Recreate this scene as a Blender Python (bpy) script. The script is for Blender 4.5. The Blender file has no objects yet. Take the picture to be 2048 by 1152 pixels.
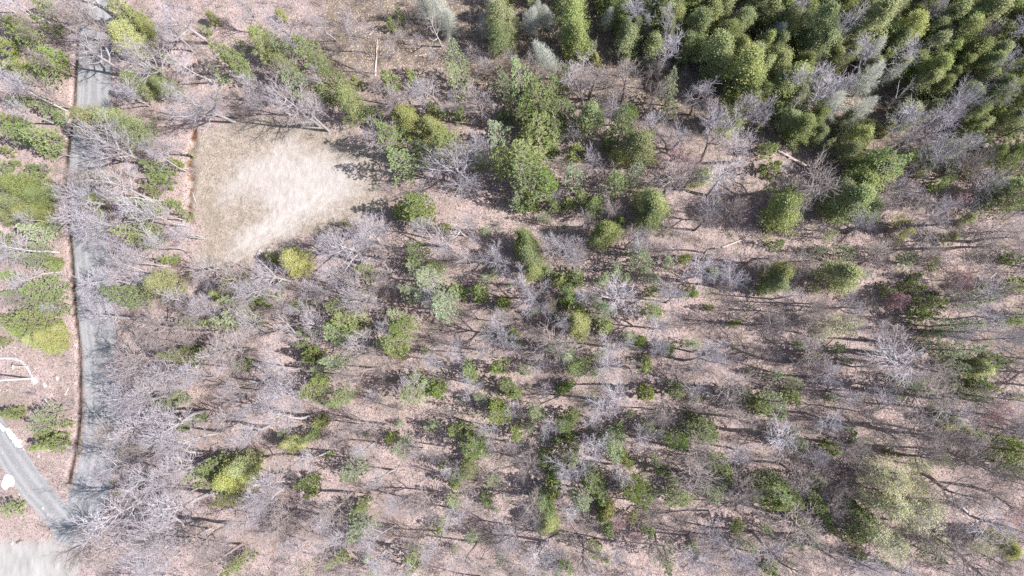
import bpy, math, random
import numpy as np
from mathutils import Vector, Matrix

# ------------------------------------------------------------------ camera, world, sun, exposure
scn = bpy.context.scene
R_ = math.radians
F = 1364.0                      # focal length in pixels of the 2048 px wide photograph
H = 100.0                       # drone height
NAD = (1150.0, 690.0)           # where the plumb line meets the picture
n = np.array([(NAD[0]-1024)/F, -(NAD[1]-576)/F, -1.0]); n /= np.linalg.norm(n)
zc = -n
yc = np.array([0, 1.0, 0]); yc = yc - zc*np.dot(yc, zc); yc /= np.linalg.norm(yc)
xc = np.cross(yc, zc)
RM = np.array([xc, yc, zc])     # camera -> world
cam_d = bpy.data.cameras.new('camera'); cam = bpy.data.objects.new('camera', cam_d)
scn.collection.objects.link(cam); scn.camera = cam
cam_d.sensor_width = 36; cam_d.lens = 36*F/2048; cam_d.clip_end = 2000; cam_d.clip_start = 0.5
cam.matrix_world = Matrix.Translation((0, 0, H)) @ Matrix(RM.tolist()).to_4x4()

SUN_EL, SUN_AZ = 47.0, 96.0     # azimuth clockwise from +Y
sv = Vector((math.sin(R_(SUN_AZ))*math.cos(R_(SUN_EL)), math.cos(R_(SUN_AZ))*math.cos(R_(SUN_EL)), math.sin(R_(SUN_EL))))
w = bpy.data.worlds.new('World'); scn.world = w; w.use_nodes = True
nt = w.node_tree; bg = nt.nodes['Background']
sky = nt.nodes.new('ShaderNodeTexSky'); sky.sky_type = 'NISHITA'; sky.sun_disc = False
sky.sun_elevation = R_(SUN_EL); sky.sun_rotation = R_(SUN_AZ); sky.dust_density = 2.0; sky.altitude = 200
nt.links.new(sky.outputs[0], bg.inputs[0]); bg.inputs[1].default_value = 0.105
sl = bpy.data.lights.new('sun', 'SUN'); sl.energy = 4.8; sl.angle = R_(0.5); sl.color = (1.0, 0.975, 0.955)
so = bpy.data.objects.new('sun', sl); scn.collection.objects.link(so)
so.rotation_euler = (-sv).to_track_quat('-Z', 'Y').to_euler()
scn.view_settings.view_transform = 'Standard'; scn.view_settings.look = 'None'
scn.view_settings.gamma = 1; scn.view_settings.exposure = 0.83
scn.cycles.max_bounces = 4; scn.cycles.diffuse_bounces = 2; scn.cycles.transparent_max_bounces = 4
scn.cycles.use_denoising = False

def unp(u, v, z=0.0):
    d = RM @ np.array([(u-1024)/F, -(v-576)/F, -1.0]); t = (z-H)/d[2]
    return d[0]*t, d[1]*t
def proj(x, y, z=0.0):
    c = RM.T @ np.array([x, y, z-H]); return 1024 + F*c[0]/-c[2], 576 - F*c[1]/-c[2]
rng = np.random.default_rng(7); random.seed(7)

# ------------------------------------------------------------------ value noise for terrain and masks (numpy)
def vnoise(x, y, s, seed):
    g = np.random.default_rng(seed).random((256, 256))
    X, Y = np.asarray(x)/s+500.3, np.asarray(y)/s+500.7
    i, j = np.floor(X).astype(int), np.floor(Y).astype(int); fx, fy = X-i, Y-j
    fx = fx*fx*(3-2*fx); fy = fy*fy*(3-2*fy)
    a, b, c, d = g[i % 256, j % 256], g[(i+1) % 256, j % 256], g[i % 256, (j+1) % 256], g[(i+1) % 256, (j+1) % 256]
    return (a*(1-fx)+b*fx)*(1-fy)+(c*(1-fx)+d*fx)*fy
def fbm(x, y, s, seed, o=3):
    r = 0; a = 1; t = 0
    for k in range(o):
        r = r+a*vnoise(x, y, s/2**k, seed+k); t += a; a *= .5
    return r/t
def W(pts): return np.array([unp(*p) for p in pts])
def dline(x, y, P):
    """distance, signed side offset and arc length to a polyline"""
    best = np.full(np.shape(x), 1e9); sg = np.zeros(np.shape(x)); ar = np.zeros(np.shape(x)); acc = 0
    for a, b in zip(P[:-1], P[1:]):
        d = b-a; L = math.hypot(*d); t = np.clip(((x-a[0])*d[0]+(y-a[1])*d[1])/L**2, 0, 1)
        dx, dy = x-a[0]-t*d[0], y-a[1]-t*d[1]; q = np.hypot(dx, dy); m = q < best
        side = np.sign(d[0]*dy-d[1]*dx)
        best = np.where(m, q, best); sg = np.where(m, q*side, sg); ar = np.where(m, acc+t*L, ar); acc += L
    return best, sg, ar
def inpoly(x, y, P):
    r = np.zeros(np.shape(x), bool); q = P[-1]
    for p in P:
        c = ((p[1] > y) != (q[1] > y)) & (x < (q[0]-p[0])*(y-p[1])/((q[1]-p[1]) or 1e-9)+p[0]); r ^= c; q = p
    return r
def sdpoly(x, y, P):
    d = dline(x, y, np.vstack([P, P[:1]]))[0]
    return np.where(inpoly(x, y, P), d, -d)
def sst(a, b, x):
    t = np.clip((x-a)/(b-a), 0, 1); return t*t*(3-2*t)

ROAD = W([(178, -160), (182, -60), (186, 0), (188, 100), (184, 200), (174, 300), (172, 400), (180, 500), (190, 600), (198, 700), (203, 800), (200, 880), (190, 950), (168, 1020), (140, 1080), (115, 1150), (90, 1250)])
LANE = W([(-120, 740), (-50, 810), (0, 880), (30, 922), (62, 968), (100, 1012), (135, 1055)])
DITCH = W([(153, 60), (150, 110), (147, 160), (142, 230), (134, 300), (128, 380), (134, 450), (141, 500), (145, 550), (149, 600), (157, 690), (157, 760), (158, 830), (154, 870), (145, 920), (136, 965)])
PAD = W([(-90, 1078), (0, 1082), (60, 1084), (110, 1086), (140, 1110), (150, 1160), (140, 1260), (-90, 1260)])
CLEAR = W([(392, 285), (402, 272), (440, 262), (500, 232), (600, 238), (680, 262), (740, 290), (768, 325), (775, 365), (762, 402), (752, 440), (730, 462), (650, 470), (580, 482), (530, 500), (480, 525), (420, 545), (400, 530), (412, 490), (395, 450), (390, 400), (388, 330)])
SAND = W([(470, 345), (500, 312), (560, 292), (640, 300), (690, 330), (720, 370), (705, 400), (650, 425), (600, 440), (560, 470), (520, 500), (470, 515), (475, 480), (505, 450), (540, 420), (500, 395), (450, 400), (440, 370)])
OCH = W([(386, 262), (385, 290), (379, 312), (378, 332), (382, 350), (381, 375), (377, 395), (377, 415), (380, 440)])
ARC = W([(-30, 717), (0, 717), (25, 717), (42, 722), (52, 733), (60, 748), (64, 760)])
BANK = W([(-20, 838), (5, 852), (25, 872), (45, 892), (58, 910)])
GULLY = W([(1530, 210), (1560, 270), (1545, 330), (1500, 400), (1505, 450)])

def masks(x, y):
    m = {}
    wob = (fbm(x, y, 3.0, 11)-.5)*1.6
    d, s, a = dline(x, y, ROAD); m['road'] = 1-sst(2.35, 3.45, d+wob*.55); m['road_u'] = s
    d2, s2, a2 = dline(x, y, LANE); m['lane'] = 1-sst(1.7, 2.6, d2+wob*.4)
    m['road_u'] = np.where(d2-.7 < d, s2, s)
    m['pad'] = sst(-1.5, 1.3, sdpoly(x, y, PAD)+wob*1.3)
    m['clear'] = sst(-1.9, 1.9, sdpoly(x, y, CLEAR)+wob*1.7+(fbm(x, y, 1.3, 71)-.5)*3.2)
    m['sand'] = sst(-3.2, 3.0, sdpoly(x, y, SAND)+wob*2.2)*m['clear']
    dd = dline(x, y, DITCH)[0]; m['ditch'] = 1-sst(.14, .38, dd+wob*.16)
    do, _, ao = dline(x, y, OCH); m['ochre'] = 1-sst(.1, .4, do+(fbm(x, y, 1.1, 31)-.5)*1.6)
    da = dline(x, y, ARC)[0]; m['pale'] = 1-sst(.12, .35, da+wob*.1)
    rp = W([(470, 512), (520, 478), (565, 452), (620, 420), (660, 385), (680, 345)]); r1 = dline(x, y, rp); m['rut'] = 1-sst(.12, .34, np.abs(np.abs(r1[1])-.85)+wob*.05)
    rp = W([(500, 500), (560, 430), (600, 380), (610, 330), (560, 300)]); r1 = dline(x, y, rp); m['rut'] = np.maximum(m['rut'], .7*(1-sst(.1, .3, np.abs(np.abs(r1[1])-.85)+wob*.05)))
    px, py = unp(66, 762); m['pale'] = np.maximum(m['pale'], 1-sst(.3, 1.2, np.hypot(x-px, y-py)+wob*.8))
    db = dline(x, y, BANK)[0]
    m['snowb'] = 1-sst(.2, .7, db+(fbm(x, y, 1.0, 41)-.42)*2.2)
    # brown mossy forest floor in the wet wood at the top and on the far side
    u = 1150+(x)*13.6; v = 690-(y)*13.6
    m['moss'] = sst(560, 640, u)*sst(330, 120, v+ (u-1000)*-.12+ (fbm(x, y, 9, 51)-.5)*260)
    m['moss'] = np.maximum(m['moss'], .25*sst(.55, .75, fbm(x, y, 6, 61)))
    return m, d, dd, do
def hz(x, y):
    x = np.asarray(x, float); y = np.asarray(y, float)
    m, d, dd, do = masks(x, y)
    flat = np.clip(np.maximum.reduce([m['road'], m['lane'], m['pad'], m['clear']*.8]), 0, 1)
    z = (fbm(x, y, 14, 3)-.5)*.9 + (fbm(x, y, 1.6, 5)-.5)*.22*(1-flat)
    z = z - .38*np.exp(-(dd/.35)**2) - .4*np.exp(-(do/.6)**2) + .35*np.exp(-(((d-4.6))/1.0)**2)*.3
    z = z + .35*m['snowb']
    return z

# ------------------------------------------------------------------ mesh helpers
def mesh_q(name, V, Q, mats=(), smooth=False, attrs=None):
    me = bpy.data.meshes.new(name); V = np.ascontiguousarray(V, np.float32); Q = np.ascontiguousarray(Q, np.int32)
    me.vertices.add(len(V)); me.vertices.foreach_set('co', V.ravel())
    me.loops.add(Q.size); me.loops.foreach_set('vertex_index', Q.ravel())
    me.polygons.add(len(Q)); me.polygons.foreach_set('loop_start', np.arange(len(Q), dtype=np.int32)*4)
    me.polygons.foreach_set('use_smooth', np.full(len(Q), smooth))
    for k, a in (attrs or {}).items():
        at = me.attributes.new(k, 'FLOAT', 'POINT'); at.data.foreach_set('value', np.ascontiguousarray(a, np.float32))
    me.update(calc_edges=True)
    for mt in mats: me.materials.append(mt)
    return me
def prisms(S, k=4, base=0):
    """S rows: x0 y0 z0 x1 y1 z1 r0 r1 -> quads of k-sided open tapered tubes"""
    S = np.asarray(S, float); P0, P1 = S[:, :3], S[:, 3:6]
    D = P1-P0; D /= np.maximum(np.linalg.norm(D, axis=1, keepdims=True), 1e-9)
    up = np.where(np.abs(D[:, 2:3]) > .9, [[1., 0, 0]], [[0, 0, 1.]])
    A = np.cross(D, up); A /= np.linalg.norm(A, axis=1, keepdims=True); B = np.cross(D, A)
    th = np.arange(k)/k*2*np.pi
    ring = A[:, None]*np.cos(th)[None, :, None]+B[:, None]*np.sin(th)[None, :, None]
    V = np.concatenate([P0[:, None]+ring*S[:, 6, None, None], P1[:, None]+ring*S[:, 7, None, None]], 1).reshape(-1, 3)
    i = np.arange(k); j = (i+1) % k
    q = np.stack([i, j, j+k, i+k], 1)
    Q = (np.arange(len(S))[:, None, None]*2*k+q[None]).reshape(-1, 4)+base
    return V, Q
def cat(parts):
    Vs, Qs, b = [], [], 0
    for V, Q in parts:
        Vs.append(V); Qs.append(Q+b); b += len(V)
    return np.concatenate(Vs), np.concatenate(Qs)
def leaves(C, D, ln, wd, rg, base=0, Nm=None):
    """rhombic leaf faces: centres C, long axes D"""
    N = len(C); D = D/np.maximum(np.linalg.norm(D, axis=1, keepdims=True), 1e-9)
    X = rg.normal(size=(N, 3)) if Nm is None else Nm+rg.normal(size=(N, 3))*.55; A = np.cross(D, X); A /= np.maximum(np.linalg.norm(A, axis=1, keepdims=True), 1e-9)
    ln = np.broadcast_to(ln, (N,))[:, None]; wd = np.broadcast_to(wd, (N,))[:, None]
    nrm = np.cross(D, A)
    V = np.stack([C-D*ln*.5, C+A*wd*.5+nrm*wd*.12, C+D*ln*.5, C-A*wd*.5+nrm*wd*.12], 1).reshape(-1, 3)
    Q = np.arange(N*4).reshape(N, 4)+base
    return V, Q

# ------------------------------------------------------------------ materials
def new_mat(name, rough=.9):
    m = bpy.data.materials.new(name); m.use_nodes = True; t = m.node_tree; b = t.nodes['Principled BSDF']
    b.inputs['Roughness'].default_value = rough; b.inputs['Specular IOR Level'].default_value = .1
    return m, t, b
class NB:
    def __init__(s, t): s.t = t; s.N = t.nodes; s.L = t.links
    def n(s, ty, **kw):
        o = s.N.new(ty)
        for k, v in kw.items(): setattr(o, k, v)
        return o
    def put(s, sock, v):
        if hasattr(v, 'is_output') or isinstance(v, bpy.types.NodeSocket): s.L.new(v, sock)
        elif isinstance(v, (tuple, list)) and len(v) == 3 and sock.type == 'RGBA': sock.default_value = (*v, 1)
        else: sock.default_value = v
    def noise(s, vec, scale, detail=3, rough=.6, dist=0):
        o = s.n('ShaderNodeTexNoise'); s.L.new(vec, o.inputs['Vector']); o.inputs['Scale'].default_value = scale
        o.inputs['Detail'].default_value = detail; o.inputs['Roughness'].default_value = rough; o.inputs['Distortion'].default_value = dist
        return o.outputs['Fac']
    def ramp(s, v, a, b, lo=0., hi=1.):
        o = s.n('ShaderNodeMapRange'); s.put(o.inputs[0], v)
        for i, q in enumerate((a, b, lo, hi)): s.put(o.inputs[i+1], q)
        return o.outputs[0]
    def mix(s, f, a, b, mode='MIX'):
        o = s.n('ShaderNodeMix', data_type='RGBA', blend_type=mode)
        s.put(o.inputs[0], f); s.put(o.inputs[6], a); s.put(o.inputs[7], b); return o.outputs[2]
    def math(s, op, a, b=0., clamp=False):
        o = s.n('ShaderNodeMath', operation=op, use_clamp=clamp); s.put(o.inputs[0], a); s.put(o.inputs[1], b); return o.outputs[0]
    def attr(s, nm):
        o = s.n('ShaderNodeAttribute', attribute_name=nm); return o.outputs['Fac']

def ground_material():
    m, t, b = new_mat('forest_floor', .95); g = NB(t)
    tc = g.n('ShaderNodeTexCoord'); P = tc.outputs['Object']
    big, mid, fine = g.noise(P, .16, 4), g.noise(P, .9, 4), g.noise(P, 5.5, 5, .75)
    vor = g.n('ShaderNodeTexVoronoi'); g.L.new(P, vor.inputs['Vector']); vor.inputs['Scale'].default_value = 8.5
    flake = g.n('ShaderNodeSeparateColor'); g.L.new(vor.outputs['Color'], flake.inputs[0])
    # leaf litter
    litter = g.mix(g.ramp(mid, .35, .65), (.325, .242, .227), (.45, .352, .333))
    litter = g.mix(g.ramp(big, .4, .62), litter, (.405, .305, .277))
    litter = g.mix(g.ramp(fine, .5, .30), litter, (.15, .108, .098))
    litter = g.mix(g.ramp(flake.outputs[0], .83, .88, 0, .8), litter, (.49, .42, .395))
    litter = g.mix(g.ramp(flake.outputs[1], .86, .9), litter, (.12, .08, .065))
    litter = g.mix(g.math('MULTIPLY', g.ramp(g.noise(P, .35, 3, .6, 1.0), .56, .70), .6), litter, (.215, .20, .125))
    litter = g.mix(g.math('MULTIPLY', g.ramp(g.noise(P, .09, 4, .65, .8), .5, .64), .5), litter, (.185, .145, .13))
    # wet mossy floor
    moss = g.mix(g.ramp(mid, .4, .62), (.155, .118, .095), (.26, .205, .165))
    moss = g.mix(g.ramp(g.noise(P, 1.7, 4, .7, .6), .55, .7), moss, (.19, .18, .085))
    moss = g.mix(g.ramp(fine, .48, .32), moss, (.07, .05, .04))
    moss = g.mix(g.ramp(flake.outputs[0], .86, .9), moss, (.5, .4, .33))
    col = g.mix(g.attr('moss'), litter, moss)
    # dry grass
    mp = g.n('ShaderNodeMapping'); g.L.new(P, mp.inputs[0]); mp.inputs['Rotation'].default_value = (0, 0, .6); mp.inputs['Scale'].default_value = (1, .35, 1)
    gr = g.mix(g.ramp(mid, .38, .62), (.33, .275, .235), (.435, .37, .315))
    gr = g.mix(g.ramp(fine, .55, .33), gr, (.19, .155, .12))
    gr = g.mix(g.ramp(g.noise(P, .5, 3), .55, .75, 0, .7), gr, (.42, .35, .26))
    gr = g.mix(g.math('MULTIPLY', g.ramp(g.noise(P, .8, 3, .6, 1.5), .58, .66), .6), gr, (.24, .215, .16))
    gr = g.mix(g.math('MULTIPLY', g.ramp(flake.outputs[1], .84, .88), .8), gr, (.15, .12, .085))
    gr = g.mix(g.math('MULTIPLY', g.ramp(g.noise(P, .22, 4, .7, 1.2), .5, .62), .45), gr, (.23, .19, .15))
    clr = g.ramp(g.math('ADD', g.attr('clear'), g.math('MULTIPLY', g.math('SUBTRACT', g.noise(P, .9, 5, .75), .5), 1.2)), .3, .7); col = g.mix(clr, col, gr)
    sd = g.mix(g.ramp(g.noise(mp.outputs[0], 1.6, 5, .7), .35, .65), (.35, .31, .285), (.475, .43, .405))
    sd = g.mix(g.ramp(flake.outputs[2], .93, .96), sd, (.42, .35, .27))
    sd = g.mix(g.ramp(fine, .42, .28), sd, (.34, .29, .24))
    smask = g.ramp(g.math('ADD', g.attr('sand'), g.math('MULTIPLY', g.math('SUBTRACT', g.noise(P, .9, 5, .7), .5), 1.5)), .15, .95)
    col = g.mix(g.math('MULTIPLY', smask, g.ramp(g.attr('sand'), .0, .1)), col, sd)
    col = g.mix(g.math('MULTIPLY', g.attr('rut'), g.ramp(fine, .35, .6, .1, .5)), col, (.52, .475, .445))
    # gravel road with wheel tracks
    u = g.attr('road_u')
    gv = g.mix(g.ramp(fine, .35, .65), (.19, .188, .19), (.275, .272, .275))
    gv = g.mix(g.ramp(g.noise(P, .6, 3), .4, .7), gv, (.235, .233, .237))
    gv = g.mix(g.ramp(flake.outputs[0], .82, .9), gv, (.32, .315, .31))
    for c0, wd in ((-2.35, .3), (-1.75, .16), (-.75, .25), (.95, .3), (2.3, .35)):
        k = g.ramp(g.math('ABSOLUTE', g.math('SUBTRACT', g.math('ADD', u, g.math('MULTIPLY', g.math('SUBTRACT', mid, .5), .5)), c0)), wd*.3, wd*1.8, .45, 0.)
        gv = g.mix(k, gv, (.38, .375, .375))
    gv = g.mix(g.math('MULTIPLY', g.ramp(g.noise(P, .8, 5, .7, .8), .56, .68), .5), gv, (.30, .255, .235))
    gv = g.mix(g.ramp(g.noise(P, .33, 3, .6), .55, .7, 0, .5), gv, (.17, .17, .175))
    col = g.mix(g.ramp(g.math('ADD', g.attr('road'), g.math('MULTIPLY', g.math('SUBTRACT', g.noise(P, 1.6, 5, .75), .5), .9)), .38, .62), col, gv)
    pd = g.mix(g.ramp(g.noise(mp.outputs[0], 1.2, 4), .35, .7), (.28, .265, .25), (.39, .37, .355))
    col = g.mix(g.attr('pad'), col, pd)
    dt = g.mix(g.ramp(g.noise(P, 2.2, 3), .42, .6), (.03, .024, .022), (.10, .072, .056)); col = g.mix(g.attr('ditch'), col, dt)
    oc = g.mix(g.ramp(g.noise(P, 2.5, 3), .4, .6), (.13, .06, .03), (.22, .135, .08)); col = g.mix(g.attr('ochre'), col, oc)
    col = g.mix(g.ramp(g.math('ADD', g.attr('pale'), g.math('MULTIPLY', g.math('SUBTRACT', fine, .5), 1.0)), .4, .8), col, (.52, .50, .49))
    col = g.mix(g.ramp(g.math('ADD', g.attr('snowb'), g.math('MULTIPLY', g.math('SUBTRACT', g.noise(P, 2.2, 4), .5), 1.6)), .45, .7), col, (.86, .87, .88))
    g.L.new(col, b.inputs['Base Color'])
    bp = g.n('ShaderNodeBump'); bp.inputs['Strength'].default_value = .75; bp.inputs['Distance'].default_value = .12
    hgt = g.math('MULTIPLY', g.math('ADD', g.noise(P, 3.2, 5, .75), g.math('MULTIPLY', flake.outputs[1], .25)),
                 g.ramp(g.math('ADD', g.attr('road'), g.attr('pad')), 0., 1., 1., .25))
    g.L.new(hgt, bp.inputs['Height']); g.L.new(bp.outputs[0], b.inputs['Normal'])
    return m

def bark_mat(name, c1, c2, band=0.):
    m, t, b = new_mat(name, .9); g = NB(t); tc = g.n('ShaderNodeTexCoord'); oi = g.n('ShaderNodeObjectInfo')
    col = g.mix(g.ramp(g.noise(tc.outputs['Object'], 2.2, 4), .35, .65), c1, c2)
    col = g.mix(g.ramp(oi.outputs['Random'], 0, 1, 0, .45), col, tuple(x*.6 for x in c1))
    if band:
        mp = g.n('ShaderNodeMapping'); g.L.new(tc.outputs['Object'], mp.inputs[0]); mp.inputs['Scale'].default_value = (1.5, 1.5, 7)
        col = g.mix(g.ramp(g.noise(mp.outputs[0], 1.6, 2), .58, .64), col, (.08, .07, .065))
    g.L.new(col, b.inputs['Base Color']); return m
def leaf_mat(name, c1, c2, c3, trans=.35):
    m, t, b = new_mat(name, .65); g = NB(t); tc = g.n('ShaderNodeTexCoord'); oi = g.n('ShaderNodeObjectInfo')
    ge = g.n('ShaderNodeNewGeometry')
    col = g.mix(g.attr('tone'), c1, c2)
    col = g.mix(g.ramp(ge.outputs['Random Per Island'], 0, 1, 0, .7), col, c3)
    hs = g.n('ShaderNodeHueSaturation'); g.L.new(col, hs.inputs['Color'])
    g.put(hs.inputs['Hue'], g.ramp(oi.outputs['Random'], 0, 1, .483, .518)); 
    r2 = g.math('FRACT', g.math('MULTIPLY', oi.outputs['Random'], 7.3))
    g.put(hs.inputs['Value'], g.ramp(r2, 0, 1, .78, 1.2)); 
    r3 = g.math('FRACT', g.math('MULTIPLY', oi.outputs['Random'], 13.7)); g.put(hs.inputs['Saturation'], g.ramp(r3, 0, 1, .72, 1.0))
    g.L.new(hs.outputs[0], b.inputs['Base Color'])
    tr = g.n('ShaderNodeBsdfTranslucent'); g.L.new(hs.outputs[0], tr.inputs['Color'])
    mx = g.n('ShaderNodeMixShader'); mx.inputs[0].default_value = trans
    g.L.new(b.outputs[0], mx.inputs[1]); g.L.new(tr.outputs[0], mx.inputs[2])
    g.L.new(mx.outputs[0], t.nodes['Material Output'].inputs['Surface']); return m
def plain(name, c1, c2, sc=3., rough=.85):
    m, t, b = new_mat(name, rough); g = NB(t); tc = g.n('ShaderNodeTexCoord')
    g.L.new(g.mix(g.ramp(g.noise(tc.outputs['Object'], sc, 4), .35, .65), c1, c2), b.inputs['Base Color']); return m

M = dict(
    ground=ground_material(),
    grey=bark_mat('grey_bark', (.35, .32, .32), (.50, .46, .46)),
    brown=bark_mat('brown_bark', (.26, .205, .19), (.40, .33, .31)),
    white=bark_mat('birch_bark', (.50, .47, .46), (.66, .63, .61), 1.),
    twig=bark_mat('grey_twigs', (.36, .325, .35), (.51, .47, .50)),
    twigp=bark_mat('pinkish_twigs', (.37, .315, .32), (.51, .45, .455)),
    twigd=bark_mat('dull_brown_twigs', (.27, .225, .21), (.40, .345, .33)),
    twigr=bark_mat('red_budding_twigs', (.50, .15, .14), (.62, .28, .27)),
    silver=bark_mat('silver_dead_twigs', (.35, .36, .30), (.50, .50, .43)),
    pine=leaf_mat('pine_needles', (.18, .25, .062), (.31, .39, .11), (.46, .515, .19)),
    cedar=leaf_mat('cedar_foliage', (.18, .215, .07), (.325, .36, .12), (.48, .51, .22)),
    yellow=leaf_mat('yellow_green_foliage', (.30, .325, .085), (.43, .445, .14), (.56, .56, .25)),
    soft=leaf_mat('grey_green_needles', (.26, .32, .15), (.38, .44, .22), (.50, .55, .34)),
    bud=leaf_mat('fresh_leaf_buds', (.54, .54, .24), (.68, .66, .34), (.76, .73, .46)),
    rbud=leaf_mat('red_flower_buds', (.44, .13, .14), (.54, .22, .23), (.50, .30, .30), .2),
    rock=plain('pale_rock', (.29, .265, .25), (.46, .43, .41)),
    log=plain('weathered_log', (.46, .38, .33), (.66, .56, .50)),
    logd=plain('dark_log', (.12, .09, .075), (.22, .17, .14)),
    snow=plain('old_snow', (.84, .85, .87), (.90, .90, .91)),
    wire=plain('aluminium_wire', (.62, .62, .62), (.72, .72, .72)),
    post=plain('weathered_pole_wood', (.52, .50, .48), (.66, .64, .62)),
    glassy=plain('brown_insulator', (.20, .12, .09), (.28, .18, .14), 3, .3),
)

# ------------------------------------------------------------------ setting: one continuous terrain, split into ground, roads and clearing
def tag(o, **kw):
    for k, v in kw.items():
        if v: o[k] = v
def link(o): scn.collection.objects.link(o); return o
def build_terrain():
    step = .3; xs = np.arange(-96, 76, step); ys = np.arange(-46, 66, step)
    X, Y = np.meshgrid(xs, ys); m, d, dd, do = masks(X.ravel(), Y.ravel()); Z = hz(X.ravel(), Y.ravel())
    V = np.stack([X.ravel(), Y.ravel(), Z], 1); nx, ny = len(xs), len(ys)
    i, j = np.meshgrid(np.arange(nx-1), np.arange(ny-1)); a = (j*nx+i).ravel(); Q = np.stack([a, a+1, a+1+nx, a+nx], 1)
    at = {k: m[k] for k in m}; at['road'] = np.maximum(m['road'], m['lane'])*(1-m['pad'])
    del at['lane']
    def fm(k): return at[k][Q].mean(1)
    road, lane, pad = m['road'][Q].mean(1), m['lane'][Q].mean(1), m['pad'][Q].mean(1)
    cls = np.zeros(len(Q), int)
    cls[fm('clear') > .5] = 1; cls[road > .5] = 2; cls[(lane > .5) & (road <= .5)] = 3; cls[pad > .5] = 4
    cls[(fm('ditch') > .5)] = 5; cls[fm('ochre') > .5] = 6
    for c, nm in enumerate(('ground', 'clearing', 'gravel_road', 'gravel_lane', 'gravel_pad', 'roadside_ditch', 'rusty_ditch')):
        q = Q[cls == c]
        if not len(q): continue
        used, inv = np.unique(q, return_inverse=True)
        me = mesh_q(nm, V[used], inv.reshape(-1, 4), [M['ground']], True, {k: v[used] for k, v in at.items()})
        tag(link(bpy.data.objects.new(nm, me)), kind='structure')
    # the land beyond, out to the horizon
    x0, x1, y0, y1 = xs[0], xs[-1], ys[0], ys[-1]; B = 900
    xb = sorted(set([-B, -300, x0, x1, 300, B])); yb = sorted([-B, -300, y0, y1, 300, B])
    VV = [(x, y, -.05) for y in yb for x in xb]; nb = len(xb)
    QQ = [(r*nb+c, r*nb+c+1, (r+1)*nb+c+1, (r+1)*nb+c) for r in range(5) for c in range(5) if not (r == 2 and c == 2)]
    me = mesh_q('outer_ground', np.array(VV), np.array(QQ), [M['ground']]); tag(link(bpy.data.objects.new('outer_ground', me)), kind='structure')
build_terrain()

# ------------------------------------------------------------------ tree generators
def unit(v): return v/max(np.linalg.norm(v), 1e-9)
def limb(S, p, d, L, r0, r1, nseg, rg, up=.1, wob=.12):
    """curved tapered limb; returns the points along it"""
    pts = [p.copy()]; d = unit(d)
    for k in range(nseg):
        q = p+d*L/nseg; ra = r0+(r1-r0)*k/nseg; rb = r0+(r1-r0)*(k+1)/nseg
        S.append((*p, *q, ra, rb)); p = q; pts.append(p.copy())
        d = unit(d+rg.normal(size=3)*wob+np.array([0, 0, up]))
    return pts, d
def along(pts, t):
    f = t*(len(pts)-1); i = min(int(f), len(pts)-2); return pts[i]*(1-(f-i))+pts[i+1]*(f-i), unit(pts[i+1]-pts[i])
def side_dir(d, ang, az, rg):
    a = unit(np.cross(d, [0.3, .2, 1.]) if abs(d[2]) < .95 else np.cross(d, [1., 0, 0])); b = np.cross(d, a)
    return unit(d*math.cos(ang)+(a*math.cos(az)+b*math.sin(az))*math.sin(ang))
def bare_tree(seed, h=15., cw=6.5, clean=.45, nl=13, spread=.75, dens=1., tr=.235, fork=0):
    """leafless broadleaf tree: trunk, limbs, branches, twigs. returns trunk segs, crown segs(4 side), twig segs(3 side), tips"""
    rg = np.random.default_rng(seed); T, B4, B3, tips = [], [], [], []
    lean = rg.normal(size=2)*.04
    tp, td = limb(T, np.zeros(3), np.array([lean[0], lean[1], 1.]), h*.88, tr, tr*.22, 10, rg, .1, .045)
    az = rg.random()*6.28
    for i in range(nl):
        t = clean+(1-clean)*(i+.5*rg.random())/nl; az += 2.4+rg.normal()*.3; p, d = along(tp, min(t, .99))
        ang = spread*(1.15-.55*(t-clean)/(1-clean))+rg.normal()*.1
        L = cw*.62*(1-.45*(t-clean)/(1-clean))*rg.uniform(.75, 1.15); r = tr*(.50-.32*t)*rg.uniform(.85, 1.2)
        if i < fork: L *= 1.5; r *= 1.5; ang *= .8
        lp, ld = limb(T if r > .055 else B4, p, side_dir(d, ang, az, rg), L, r, r*.3, 6, rg, .13, .12)
        nb = max(4, int(L*2.3*dens)); a2 = rg.random()*6.28
        for k in range(nb):
            s = .22+.78*(k+rg.random())/nb; a2 += 2.2+rg.normal()*.5; q, e = along(lp, min(s, .995))
            l2 = L*.42*(1.15-.6*s)*rg.uniform(.7, 1.25); r2 = max(r*.38*(1-.45*s), .015)
            bp, bd = limb(B4, q, side_dir(e, rg.uniform(.5, .95), a2, rg), l2, r2, r2*.4, 3, rg, .12, .13)
            nt_ = max(4, int(l2*5.5*dens)); a3 = rg.random()*6.28
            for m_ in range(nt_):
                s3 = .15+.85*(m_+rg.random())/nt_; a3 += 2.3; w_, f = along(bp, min(s3, .99))
                l3 = rg.uniform(.45, 1.1)*(1.1-.4*s3); d3 = side_dir(f, rg.uniform(.4, .9), a3, rg)
                d3 = unit(d3+np.array([0, 0, .25])); e3 = w_+d3*l3
                B3.append((*w_, *e3, .013, .007)); tips.append(e3)
                for _ in range(2):
                    s4 = rg.uniform(.35, .9); z0 = w_+d3*l3*s4; d4 = unit(d3+rg.normal(size=3)*.5); l4 = rg.uniform(.2, .45)
                    B3.append((*z0, *(z0+d4*l4), .008, .005)); tips.append(z0+d4*l4)
    return T, B4, B3, np.array(tips)
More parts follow.
